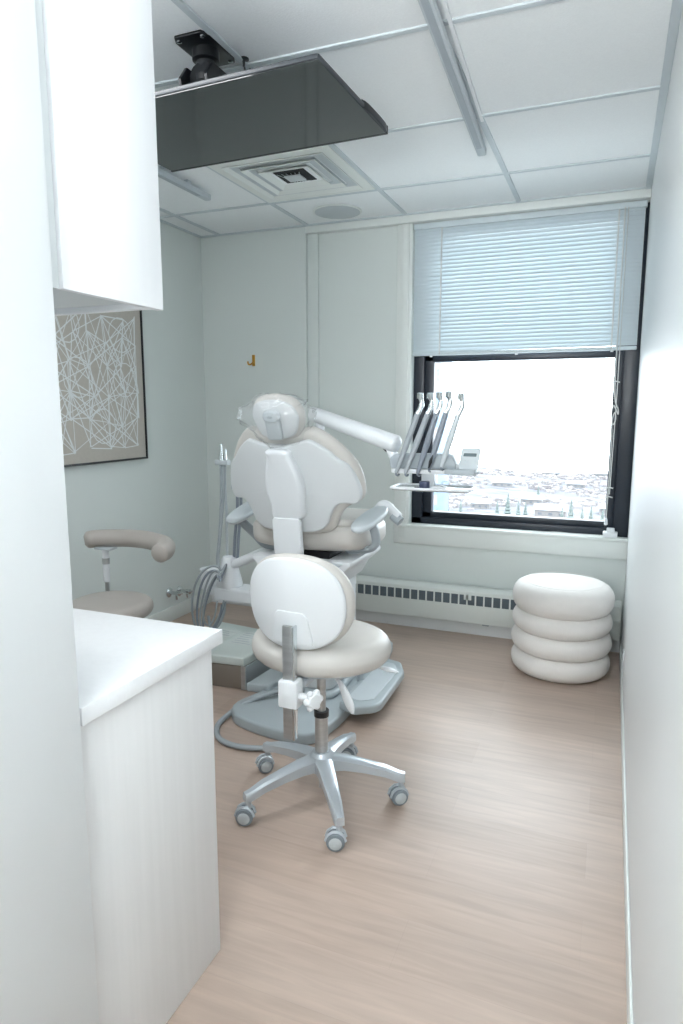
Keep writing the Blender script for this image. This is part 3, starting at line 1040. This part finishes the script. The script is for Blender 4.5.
# ================================================================= ASSISTANT STOOL (left, behind the counter)
AX, AY = -2.20, 2.47
t = thing('assistant_stool', (AX, AY, 0), 'taupe padded stool with curved body support arm behind the white counter', 'stool')
stool_base(t, AX, AY, [math.radians(20 + 72 * k) for k in range(5)], R_=.27)
MB().tube([(AX, AY, .07), (AX, AY, .47)], .022, 16).build('column', 'steel', t)
MB().pillow(superell(.20, .20, 2.1, 40, (AX, AY)), .460, .540, .038, XY, 60, dome1=.010).build('seat', 'taupe', t, sharp=80)
MB().pillow(superell(.16, .16, 2.1, 40, (AX, AY)), .448, .463, .006, XY, 50).build('seat_pan', 'lgrey', t)
PX, PY = -2.215, 2.45 + .0
MB().box(AX - .03, AX + .03, AY - .02, AY + .02, .438, .450, .003).build('arm_bracket', 'white', t)
ap = (AX - .20, AY + .215)
b = MB(); b.tube([(AX, AY + .02, .440), (ap[0] + .04, ap[1] - .04, .440), (ap[0], ap[1] - .01, .445), (ap[0], ap[1], .49), (ap[0], ap[1], .60)], .011, 12)
b.build('arm_strut', 'steel', t)
MB().tube([(ap[0], ap[1], .56), (ap[0], ap[1], .735)], .017, 14).build('arm_post', 'white', t)
MB().tube([(ap[0], ap[1], .655), (ap[0], ap[1], .685)], .0195, 14).build('arm_post_band', 'steel', t)
MB().box(ap[0] - .05, ap[0] + .055, ap[1] - .03, ap[1] + .03, .732, .748, .005).build('arm_plate', 'lgrey', t)
pts = curve3([(ap[0] - .09, ap[1] - .05, .785), (ap[0] - .04, ap[1] - .005, .792), (ap[0] + .08, ap[1] + .03, .797), (ap[0] + .22, ap[1] + .03, .800), (ap[0] + .38, ap[1] - .02, .796), (ap[0] + .455, ap[1] - .11, .790), (ap[0] + .465, ap[1] - .17, .786)])
pts = [p + Vector((0, 0, -.006)) for p in pts]
rr_ = [.046] * len(pts)
for i, q in enumerate((.022, .036, .043, .045)):
    rr_[i] = q; rr_[-1 - i] = min(.046, q + .014)
e0 = pts[0]; e1 = pts[-1]
MB().tube(pts, rr_, 20, flat=.98).build('support_pad', 'taupe', t, sharp=60)

# ================================================================= DENTAL CHAIR
XC = -1.33
t = thing('dental_chair', (XC, 2.95, 0), 'reclined pale grey and beige dental patient chair seen from behind', 'dental chair')
# base plate with foot rests
bp = [(-1.61, 2.64), (-1.57, 2.535), (-1.47, 2.485), (-1.32, 2.455), (-1.19, 2.452), (-1.125, 2.50), (-1.085, 2.75), (-1.10, 3.2), (-1.14, 3.6), (-1.2, 3.75), (-1.46, 3.75), (-1.52, 3.6), (-1.54, 3.2), (-1.55, 2.85)]
MB().pillow(bp, .0, .055, .012, XY, 90).build('base_plate', 'bgrey', t, sharp=60)
MB().pillow([(-1.46, 2.84), (-1.20, 2.82), (-1.18, 3.1), (-1.22, 3.5), (-1.44, 3.5), (-1.48, 3.1)], .05, .085, .02, XY, 60).build('base_cover', 'bgrey', t, sharp=60)
MB().pillow([(-1.115, 2.74), (-1.03, 2.70), (-.945, 2.755), (-.925, 2.80), (-.935, 3.20), (-.99, 3.32), (-1.12, 3.36)], .055, .098, .012, XY, 60, smooth=False).build('foot_rest', 'bgrey', t, sharp=60)
MB().pillow([(-1.09, 2.80), (-1.03, 2.765), (-.97, 2.81), (-.965, 3.18), (-1.01, 3.27), (-1.09, 3.29)], .095, .102, .003, XY, 40, smooth=False).build('foot_rest_pad', 'lgrey', t)
MB().pillow([(-1.64, 2.79), (-1.52, 2.80), (-1.50, 2.90), (-1.50, 3.22), (-1.60, 3.24)], .035, .085, .012, XY, 50, smooth=False).build('side_rest', 'bgrey', t, sharp=60)
MB().tube([(-1.115, 3.02, .09), (-1.115, 3.02, .16)], .02, 12).build('foot_switch', 'grey', t)
# lift column
lf = MB()
lf.pillow(rrect(XC - .13, XC + .13, 2.84, 3.22, .05), .08, .66, .03, XY, 60, smooth=False, cr=.02)
lf.build('lift_column', 'shell', t, sharp=60)
# under-seat carriage (white winged bracket)
MB().prism([(-.255, .758), (.255, .758), (.255, .738), (.19, .68), (.15, .61), (-.15, .61), (-.19, .68), (-.255, .738)], 2.76, 3.2, lambda u, v, w: (XC + .005 + u, w, v), .008).build('seat_carriage', 'white', t)
MB().prism([(.07, .75), (.22, .75), (.165, .70), (.10, .695)], 2.752, 2.762, lambda u, v, w: (XC + .005 + u, w, v), .002).build('carriage_inset', 'lgrey', t)
MB().box(XC - .12, XC + .14, 2.80, 3.15, .752, .79, .004).build('seat_frame', 'black', t)
# seat cushion
so = [(-.27, 2.80), (-.20, 2.745), (0, 2.73), (.20, 2.745), (.275, 2.80), (.30, 2.95), (.29, 3.15), (.20, 3.30), (.14, 3.38), (-.20, 3.40), (-.25, 3.35), (-.29, 3.15), (-.295, 2.95)]
def SEAT(u, v, w):
    k = max(0, (3.0 - v)) / .27
    return (XC + .01 + u, v, w + .30 * u * u + .045 * k * k)
MB().pillow(so, .768, .885, .04, SEAT, 80).build('seat_cushion', 'beige', t, sharp=80)
MB().pillow([(u, v) for u, v in so], .855, .915, .028, lambda u, v, w: SEAT(u * .96, 3.1 + (v - 3.1) * .97, w), 80).build('seat_pad', 'beige', t, sharp=80)
# leg rest, hanging at the far end
MB().pillow(rrect(-.15, .05, .45, .74, .06), 0, .06, .025, lambda u, v, w: (XC + u, 3.28 + w + (.80 - v) * .30, v), 60, smooth=False).build('leg_rest', 'beige', t, sharp=80)
# backrest
P0 = Vector((XC + .006, 2.645, .93))
VV = Vector((0, -.287, .958)); NN = Vector((0, -.958, -.287))
def BR(u, v, w):      # u across, v up the back, w towards the camera
    return P0 + Vector((u, 1.0 * u * u, 0)) + VV * v + NN * w
half = [(.06, .385), (.125, .403), (.158, .399), (.212, .360), (.252, .318), (.286, .291), (.314, .23), (.326, .16), (.304, .114), (.24, .113), (.206, .077), (.181, .016), (.146, -.016), (.085, -.027)]
full = half + [(-u, v) for u, v in reversed(half)]
MB().pillow(full, -.028, 0, .010, BR, 130).build('backrest_shell', 'shell', t, sharp=80)
hu = [(.05, .425), (.10, .440), (.155, .447), (.220, .405), (.277, .338), (.314, .268), (.328, .185), (.318, .120), (.262, .086), (.226, .046), (.190, -.028), (.105, -.055)]
MB().pillow(hu + [(-u, v) for u, v in reversed(hu)], -.085, -.026, .028, BR, 130).build('backrest_cushion', 'beige', t, sharp=80)
# spine cover
def BR0(u, v, w): return P0 + Vector((u + .010, 0, 0)) + VV * v + NN * w
spn = [(-.048, .365), (.048, .365), (.062, .33), (.085, .27), (.097, .19), (.090, .11), (.074, .05), (-.058, .042), (-.070, .11), (-.082, .18), (-.072, .26), (-.055, .33)]
MB().pillow(spn, -.03, .030, .020, BR0, 80).build('spine_cover', 'white', t, sharp=80)
# lower strap down to the carriage
MB().pillow(rrect(XC - .050, XC + .086, .72, .975, .012), 2.602, 2.632, .006, lambda u, v, w: (u * 1.0, w + (v - .9) * -.12, v), 40, smooth=False).build('back_strap', 'white', t, sharp=60)
MB().box(XC - .05, XC + .05, 2.64, 2.80, .70, .765, .008).build('back_hinge', 'grey', t)
# headrest
MB().box(XC - .018, XC + .014, 0, .02, 0, .10, .004, mtx=Matrix.Translation(P0 + VV * .33 + NN * .012) @ Matrix.Rotation(.29, 4, 'X')).build('headrest_bar', 'grey', t)
hr = [(-.075, .41), (-.105, .47), (-.112, .53), (-.08, .580), (0, .597), (.08, .580), (.118, .53), (.115, .47), (.085, .41), (0, .39)]
def HR(u, v, w): return P0 + Vector((u + .01, .9 * u * u, 0)) + VV * v + NN * (w + (v - .39) * .06)
MB().pillow(hr, -.075, -.020, .026, HR, 60, dome1=.006).build('headrest_cushion', 'beige', t, sharp=80)
MB().pillow([(u * .90, .50 + (v - .50) * .84) for u, v in hr], -.021, -.004, .008, HR, 60).build('headrest_shell', 'shell', t, sharp=80)
b = MB()
b.pillow(rrect(-.035, .035, .410, .50, .012), -.006, .016, .008, HR, 40, smooth=False)
b.pillow(superell(.036, .026, 2.3, 24, (0, .515)), -.006, .024, .008, HR, 30)
b.build('headrest_joint', 'lgrey', t)
MB().pillow(superell(.012, .006, 2.3, 20, (0, .515)), .022, .027, .002, HR, 24).build('joint_button', 'grey', t)
# armrests
for s_, nx in ((-1, 'l'), (1, 'r')):
    ax = XC + s_ * .325
    a = thing('armrest_tmp', (0, 0, 0), '', '') if False else None
    pad_fn = (lambda u, v, w, ax=ax, s_=s_: (ax + u + s_ * -.0 + .08 * s_ * (v - 2.84) * (1 if s_ > 0 else .3), v, .955 + w + .20 * (v - 2.84)))
    pd = MB().pillow(superell(.052, .150, 2.6, 40, (0, 2.84)), -.014, .012, .010, pad_fn, 50, dome1=.004).build('armrest', 'lgrey', t, sharp=80)
    MB().pillow(superell(.040, .135, 2.6, 40, (0, 2.84)), -.024, -.010, .008, pad_fn, 50).build('armrest_underside', 'shell', pd)
    pts = [(ax, 2.83, .945), (ax + .018 * s_, 2.85, .90), (ax + .020 * s_, 2.87, .845), (ax + .0 * s_, 2.88, .812), (ax - .045 * s_, 2.89, .795), (ax - .13 * s_, 2.90, .785)]
    if s_ < 0:
        pts = [(ax - .03, 2.82, .930), (ax - .015, 2.84, .895), (ax + .035, 2.87, .835), (ax + .08, 2.88, .79), (ax + .13, 2.90, .775)]
    MB().tube(curve3(pts, 6), .0165, 12, flat=1.35).build('armrest_post', 'grey', t)
# swing arm holding the bowl of the delivery side
b = MB()
b.tube(curve3([(-1.17, 3.10, .80), (-1.11, 3.10, .87), (-1.06, 3.09, .935), (-1.025, 3.08, .980), (-.985, 3.07, .970), (-.935, 3.06, .930)], 6), [.03] * 12 + [.028] * 13 + [.024] * 6, 14)
b.build('side_arm', 'white', t)
MB().tube([(-.965, 3.063, .940), (-.925, 3.055, .912)], .0245, 14).build('side_arm_cap', 'grey', t)

# plastic bag over the headrest
rr = random.Random(4)
bag = bmesh.new()
bmesh.ops.create_icosphere(bag, subdivisions=4, radius=1)
for v in bag.verts:
    d = v.co.copy()
    n1 = math.sin(d.x * 7 + d.z * 5) * .05 + math.sin(d.z * 13 - d.x * 9 + d.y * 6) * .035 + math.sin(d.y * 17 + d.z * 8) * .02
    k = 1 + n1
    u = d.x * .160 * k * (1 - .30 * max(0, -d.z))
    vv = .485 + d.z * .128 * k
    if d.z > .5: vv = .485 + (.064 + (d.z - .5) * .10) * k
    ww = -.035 + d.y * -.085 * k
    if d.x < -.80 and abs(d.z - .25) < .25: u -= .035
    if d.x > .6 and d.z > .1: u += .03 * math.sin(d.z * 22) * .6
    vv += .006 * math.sin(d.x * 31 + d.y * 12)
    v.co = HR(u, vv, ww)
bb = MB(); bb.from_bm(bag)
bb.build('headrest_bag', 'bag', sharp=180, label='clear crinkled plastic bag pulled over the dental chair headrest', category='plastic bag')

# ================================================================= DELIVERY UNIT (instrument head on its balanced arm)
t = thing('delivery_unit', (-.85, 2.95, 1.08), 'white balanced arm carrying the instrument holder and tray in front of the window', 'dental delivery unit')
b = MB()
A0 = Vector((-1.385, 3.06, 1.425)); A1 = Vector((-.915, 2.93, 1.292))
d = (A1 - A0).normalized()
arm_fn_pts = [A0 - d * .012, A0 - d * .008, A0, A0 + (A1 - A0) * .5, A1, A1 + d * .010, A1 + d * .016]
b.tube(arm_fn_pts, [.018, .030, .036, .0385, .041, .034, .020], 24, flat=1.0)
b.build('balanced_arm', 'white', t, sharp=50)
MB().tube([(-1.345, 3.055, 1.40), (-1.345, 3.055, 1.345), (-1.345, 3.055, 1.10), (-1.345, 3.08, .93)], [.024, .020, .026, .026], 16).build('arm_post', 'white', t)
b = MB()
b.tube(curve3([(-.945, 2.94, 1.275), (-.925, 2.935, 1.235), (-.90, 2.93, 1.20), (-.86, 2.92, 1.185)], 6), .022, 14)
b.build('head_joint', 'white', t)
MB().tube([(-.975, 2.945, 1.278), (-.955, 2.94, 1.262)], .012, 10).build('arm_bolt', 'dark', t)
# holder
hol = [(-.915, 1.185), (-.925, 1.205), (-.922, 1.235), (-.90, 1.250), (-.66, 1.254), (-.640, 1.248), (-.625, 1.215), (-.622, 1.19)]
MB().prism(hol, 2.87, 2.965, lambda u, v, w: (u, w, v), .007).build('instrument_holder', 'grey', t)
MB().prism(rrect(-.915, -.535, 2.86, 2.99, .012), 1.166, 1.186, XY, .004).build('holder_base', 'white', t)
MB().prism(rrect(-.665, -.532, 2.835, 2.93, .008), 1.17, 1.193, XY, .004).build('side_shelf', 'grey', t)
MB().pillow(superell(.03, .024, 2.1, 24, (-.635, 2.90)), 1.19, 1.213, .012, XY, 30).build('shelf_cap', 'white', t)
scr_fn = lambda u, v, w: (-.566 + u + v * .10, 2.885 + w + v * .28, 1.235 + v)
MB().prism(rrect(-.041, .041, -.044, .046, .008), -.008, .008, scr_fn, .003).build('control_screen', 'lgrey', t)
MB().prism(rrect(-.028, .028, .012, .026, .003), -.0095, -.0075, scr_fn).build('display', 'lcd', t)
for uu in (-.017, -.004, .012):
    MB().prism(superell(.005, .0035, 2, 12, (uu, -.006)), -.0095, -.0075, scr_fn).build('button', 'lgrey', t)
# tray
MB().prism(rrect(-.905, -.56, 2.83, 2.99, .02), 1.092, 1.100, XY, .003).build('instrument_tray', 'chrome', t)
b = MB()
ol = rrect(-.908, -.557, 2.827, 2.993, .022)
b.tube([(x, y, 1.102) for x, y in ol], .006, 8, closed=True)
b.build('tray_rim', 'white', t)
MB().box(-.80, -.74, 2.96, 2.99, 1.098, 1.17, .004).build('tray_bracket', 'white', t)

# handpieces, each standing in its own slot
def handpiece(xb, zb, xt, zt, y, label, tint, dark=False):
    o = thing('dental_handpiece', (xb, y, zb), label, 'dental instrument', 'handpieces in the delivery holder')
    B0 = Vector((xb, y - .035, zb)); B1 = Vector((xt - .012, y - .012, zt - .09))
    MB().tube([B0, B0.lerp(B1, .1), B0.lerp(B1, .5), B1], [.007, .0105, .014, .012], 14).build('sleeve', tint, o)
    q = B1
    hp = curve3([q, q + Vector((.008, .002, .016)), q + Vector((.016, .004, .038)), Vector((xt + .004, y - .008, zt - .034)), Vector((xt - .002, y - .010, zt - .015))], 5)
    n_ = len(hp)
    MB().tube(hp, [.0125 + .003 * math.sin(2 * PI * i / (n_ - 1)) * (1 if i > n_ * .5 else -.4) for i in range(n_)], 14).build('neck', 'chrome', o)
    MB().tube([(xt - .002, y - .010, zt - .022), (xt - .001, y - .014, zt)], [.0145, .0135], 14).build('head', 'chrome', o)
    MB().tube(curve3([B0, B0 + Vector((0, .004, -.008)), B0 + Vector((.002, .02, -.013)), B0 + Vector((.003, .036, -.010))], 5), .005, 8).build('tail', 'hosed', o)
    if dark:
        MB().tube([B0.lerp(B1, .02) + Vector((0, -.012, 0)), B0.lerp(B1, .14) + Vector((0, -.013, 0)), B0.lerp(B1, .26) + Vector((0, -.011, 0))], [.003, .008, .002], 10).build('dark_grip', 'black', o)


hand = [(-.905, 1.168, -.797, 1.518, 'leftmost of the upright handpieces, chrome head over a grey sleeve', 'hose', False),
        (-.862, 1.168, -.752, 1.518, 'second handpiece from the left, chrome head and slim grey sleeve', 'hose', False),
        (-.806, 1.170, -.712, 1.520, 'middle handpiece of the five, standing against the window frame edge', 'hosed', False),
        (-.755, 1.190, -.671, 1.522, 'fourth handpiece from the left, with a small black grip at its foot', 'hosed', True),
        (-.700, 1.200, -.618, 1.514, 'rightmost pale handpiece standing apart from the other four', 'lgrey', False)]
for xb, zb, xt, zt, lb, tint, dk in hand:
    handpiece(xb + .020, zb, xt + .012, zt, 2.880, lb, tint, dk)
# things on the tray
MB().prism(superell(.024, .018, 2.6, 20, (-.760, 2.87)), 1.1005, 1.134, XY, .004).build('instrument_cap', 'navy', label='small navy blue cap standing on the instrument tray', category='cap')
MB().tube([(-.725, 2.86, 1.108), (-.70, 2.865, 1.108), (-.66, 2.86, 1.106)], [.007, .006, .004], 10).build(
    'syringe_tip', 'white', label='white syringe tip lying right of the navy cap on the tray', category='syringe tip')
bg_ = bmesh.new()
bmesh.ops.create_icosphere(bg_, subdivisions=3, radius=1)
for v in bg_.verts:
    d = v.co.copy()
    k = 1 + .18 * math.sin(d.x * 9 + d.y * 5) + .12 * math.sin(d.y * 13 + d.z * 7)
    v.co = Vector((-.635 + d.x * .062 * k, 2.90 + d.y * .045 * k, 1.120 + d.z * .015 * k))
bb = MB(); bb.from_bm(bg_)
bb.build('plastic_packet', 'bag', sharp=180, label='crumpled clear plastic packet at the right end of the tray', category='packet')

# ================================================================= ASSISTANT UNIT (left of the chair)
t = thing('suction_unit', (-1.9, 3.12, .37), 'white suction and hose unit standing left of the dental chair', 'suction unit')
MB().box(-1.985, -1.465, 3.04, 3.18, .405, .482, .014, 3).build('support_beam', 'white', t)
MB().box(-1.58, -1.465, 3.02, 3.20, .09, .42, .012).build('beam_mount', 'shell', t)
MB().lathe([(.072, 0), (.074, .01), (.062, .06), (.048, .115), (.043, .15), (.034, .165), (.012, .17)], (-1.922, 3.11, .480), 28).build('cone_housing', 'white', t)
MB().tube([(-1.90, 3.10, .60), (-1.82, 3.10, .635), (-1.70, 3.08, .69), (-1.60, 3.06, .72)], [.024, .026, .026, .026], 14).build('diagonal_arm', 'white', t)
MB().lathe([(.055, 0), (.058, .005), (.056, .095), (.060, .10), (.060, .112), (.02, .115)], (-2.09, 3.18, .435), 24).build('cup_filler', 'white', t)
MB().box(-2.10, -2.00, 3.14, 3.20, .40, .436, .006).build('cup_bracket', 'white', t)
# holder post for the suction handpieces
b = MB()
b.box(-1.982, -1.905, 3.085, 3.125, 1.150, 1.178, .005)
b.tube([(-1.944, 3.125, .55), (-1.944, 3.130, .9), (-1.944, 3.115, 1.16)], .007, 10)
b.build('handpiece_rest', 'lgrey', t)
for xx, zt in ((-1.952, 1.262), (-1.925, 1.235)):
    MB().tube([(xx, 3.10, 1.155), (xx, 3.10, 1.20), (xx + .002, 3.10, zt)], [.013, .010, .007], 12).build('suction_tip', 'chrome', t)
for k, pts in enumerate(([(-1.952, 3.10, 1.155), (-1.954, 3.10, 1.0), (-1.968, 3.10, .80), (-1.985, 3.09, .62), (-1.955, 3.07, .575)],
                         [(-1.925, 3.10, 1.155), (-1.932, 3.09, 1.0), (-1.95, 3.08, .80), (-1.965, 3.07, .64), (-1.95, 3.05, .59)])):
    MB().tube(curve3(pts, 8), .0080 - .002 * k, 10).build('suction_hose', 'hose', t)
for k, xx in enumerate((-1.872, -1.85)):
    MB().tube(curve3([(xx, 3.13, 1.03), (xx - .003, 3.13, .90), (xx - .015, 3.12, .76), (xx - .024, 3.115, .60)], 8), .0085, 10).build('feed_tube', 'hosed', t)
MB().box(-1.90, -1.825, 3.11, 3.15, 1.02, 1.045, .004).build('tube_clip', 'lgrey', t)
for k, (dx, dz, ra, rb, th) in enumerate(((0, 0, .105, .205, .0065), (.018, -.006, .088, .190, .0065), (.036, .004, .070, .182, .0055), (.050, -.014, .052, .170, .0055), (.046, .010, .040, .150, .005))):
    cx_, cz_ = -2.005 + dx, .412 + dz
    loop = []
    for q in range(30):
        a = math.radians(62 + q * 300 / 29)
        px_, pz_ = ra * math.cos(a), rb * math.sin(a)
        loop.append((cx_ + px_ * .96 + pz_ * .22, 3.015 - .008 * k + .012 * math.sin(a * 2 + k), cz_ + pz_ * .96))
    loop = [(-1.915, 3.07, .612)] + loop
    MB().tube(curve3(loop, 3), th, 10).build('coiled_hose', 'hosed' if k % 2 else 'hose', t)
MB().tube(curve3([(-1.95, 3.10, .39), (-1.96, 3.10, .32), (-1.99, 3.09, .25), (-2.03, 3.08, .225), (-2.05, 3.08, .30)], 8), .008, 10).build('drain_hose', 'hose', t)

# floor junction box
bxo = [(-2.13, 2.83), (-1.70, 2.87), (-1.66, 3.28), (-2.13, 3.34)]
t = thing('floor_junction_box', (-1.9, 3.08, 0), 'low square service box with pale cover on the floor left of the chair base', 'junction box')
MB().prism(bxo, .004, .13, XY, .004).build('housing', 'taupe_metal', t)
MB().pillow([(-2.135, 2.825), (-1.695, 2.865), (-1.655, 3.285), (-2.135, 3.345)], .13, .178, .010, XY, 60, smooth=False).build('cover', 'boxtop', t, sharp=50)
MB().prism([(-1.698, 2.867), (-1.690, 2.867), (-1.652, 3.28), (-1.660, 3.28)], .004, .13, XY).build('side_panel', 'bgrey', t)
MB().prism([(-1.716, 2.862), (-1.694, 2.864), (-1.694, 2.872), (-1.716, 2.870)], .004, .132, XY).build('corner_strip', 'steel', t)
for k, (x0, y0, x1, y1) in enumerate(((-2.08, 3.02, -1.93, 3.24), (-1.90, 3.03, -1.75, 3.24))):
    lb = MB().box(x0, x1, y0, y1, .178, .1788).build('printed_label', 'paper', t)
    b = MB()
    for q in range(6):
        b.box(x0 + .015, x1 - .02 - .02 * (q % 3), y0 + .02 + q * .031, y0 + .026 + q * .031, .1788, .1791)
    b.build('text_lines', 'grey', lb)

# foot control hose on the floor
hz = .014
hp = curve3([(-1.33, 2.80, .09), (-1.40, 2.80, .088), (-1.50, 2.70, .075), (-1.575, 2.63, .045), (-1.615, 2.54, hz), (-1.60, 2.45, hz), (-1.54, 2.365, hz), (-1.465, 2.33, hz), (-1.38, 2.33, hz), (-1.28, 2.362, hz), (-1.17, 2.40, hz), (-1.06, 2.37, hz), (-.99, 2.33, hz)], 10)
MB().tube(hp, .0125, 12).build('foot_control_hose', 'hose', label='grey hose looping over the floor from the chair base behind the stool', category='hose')
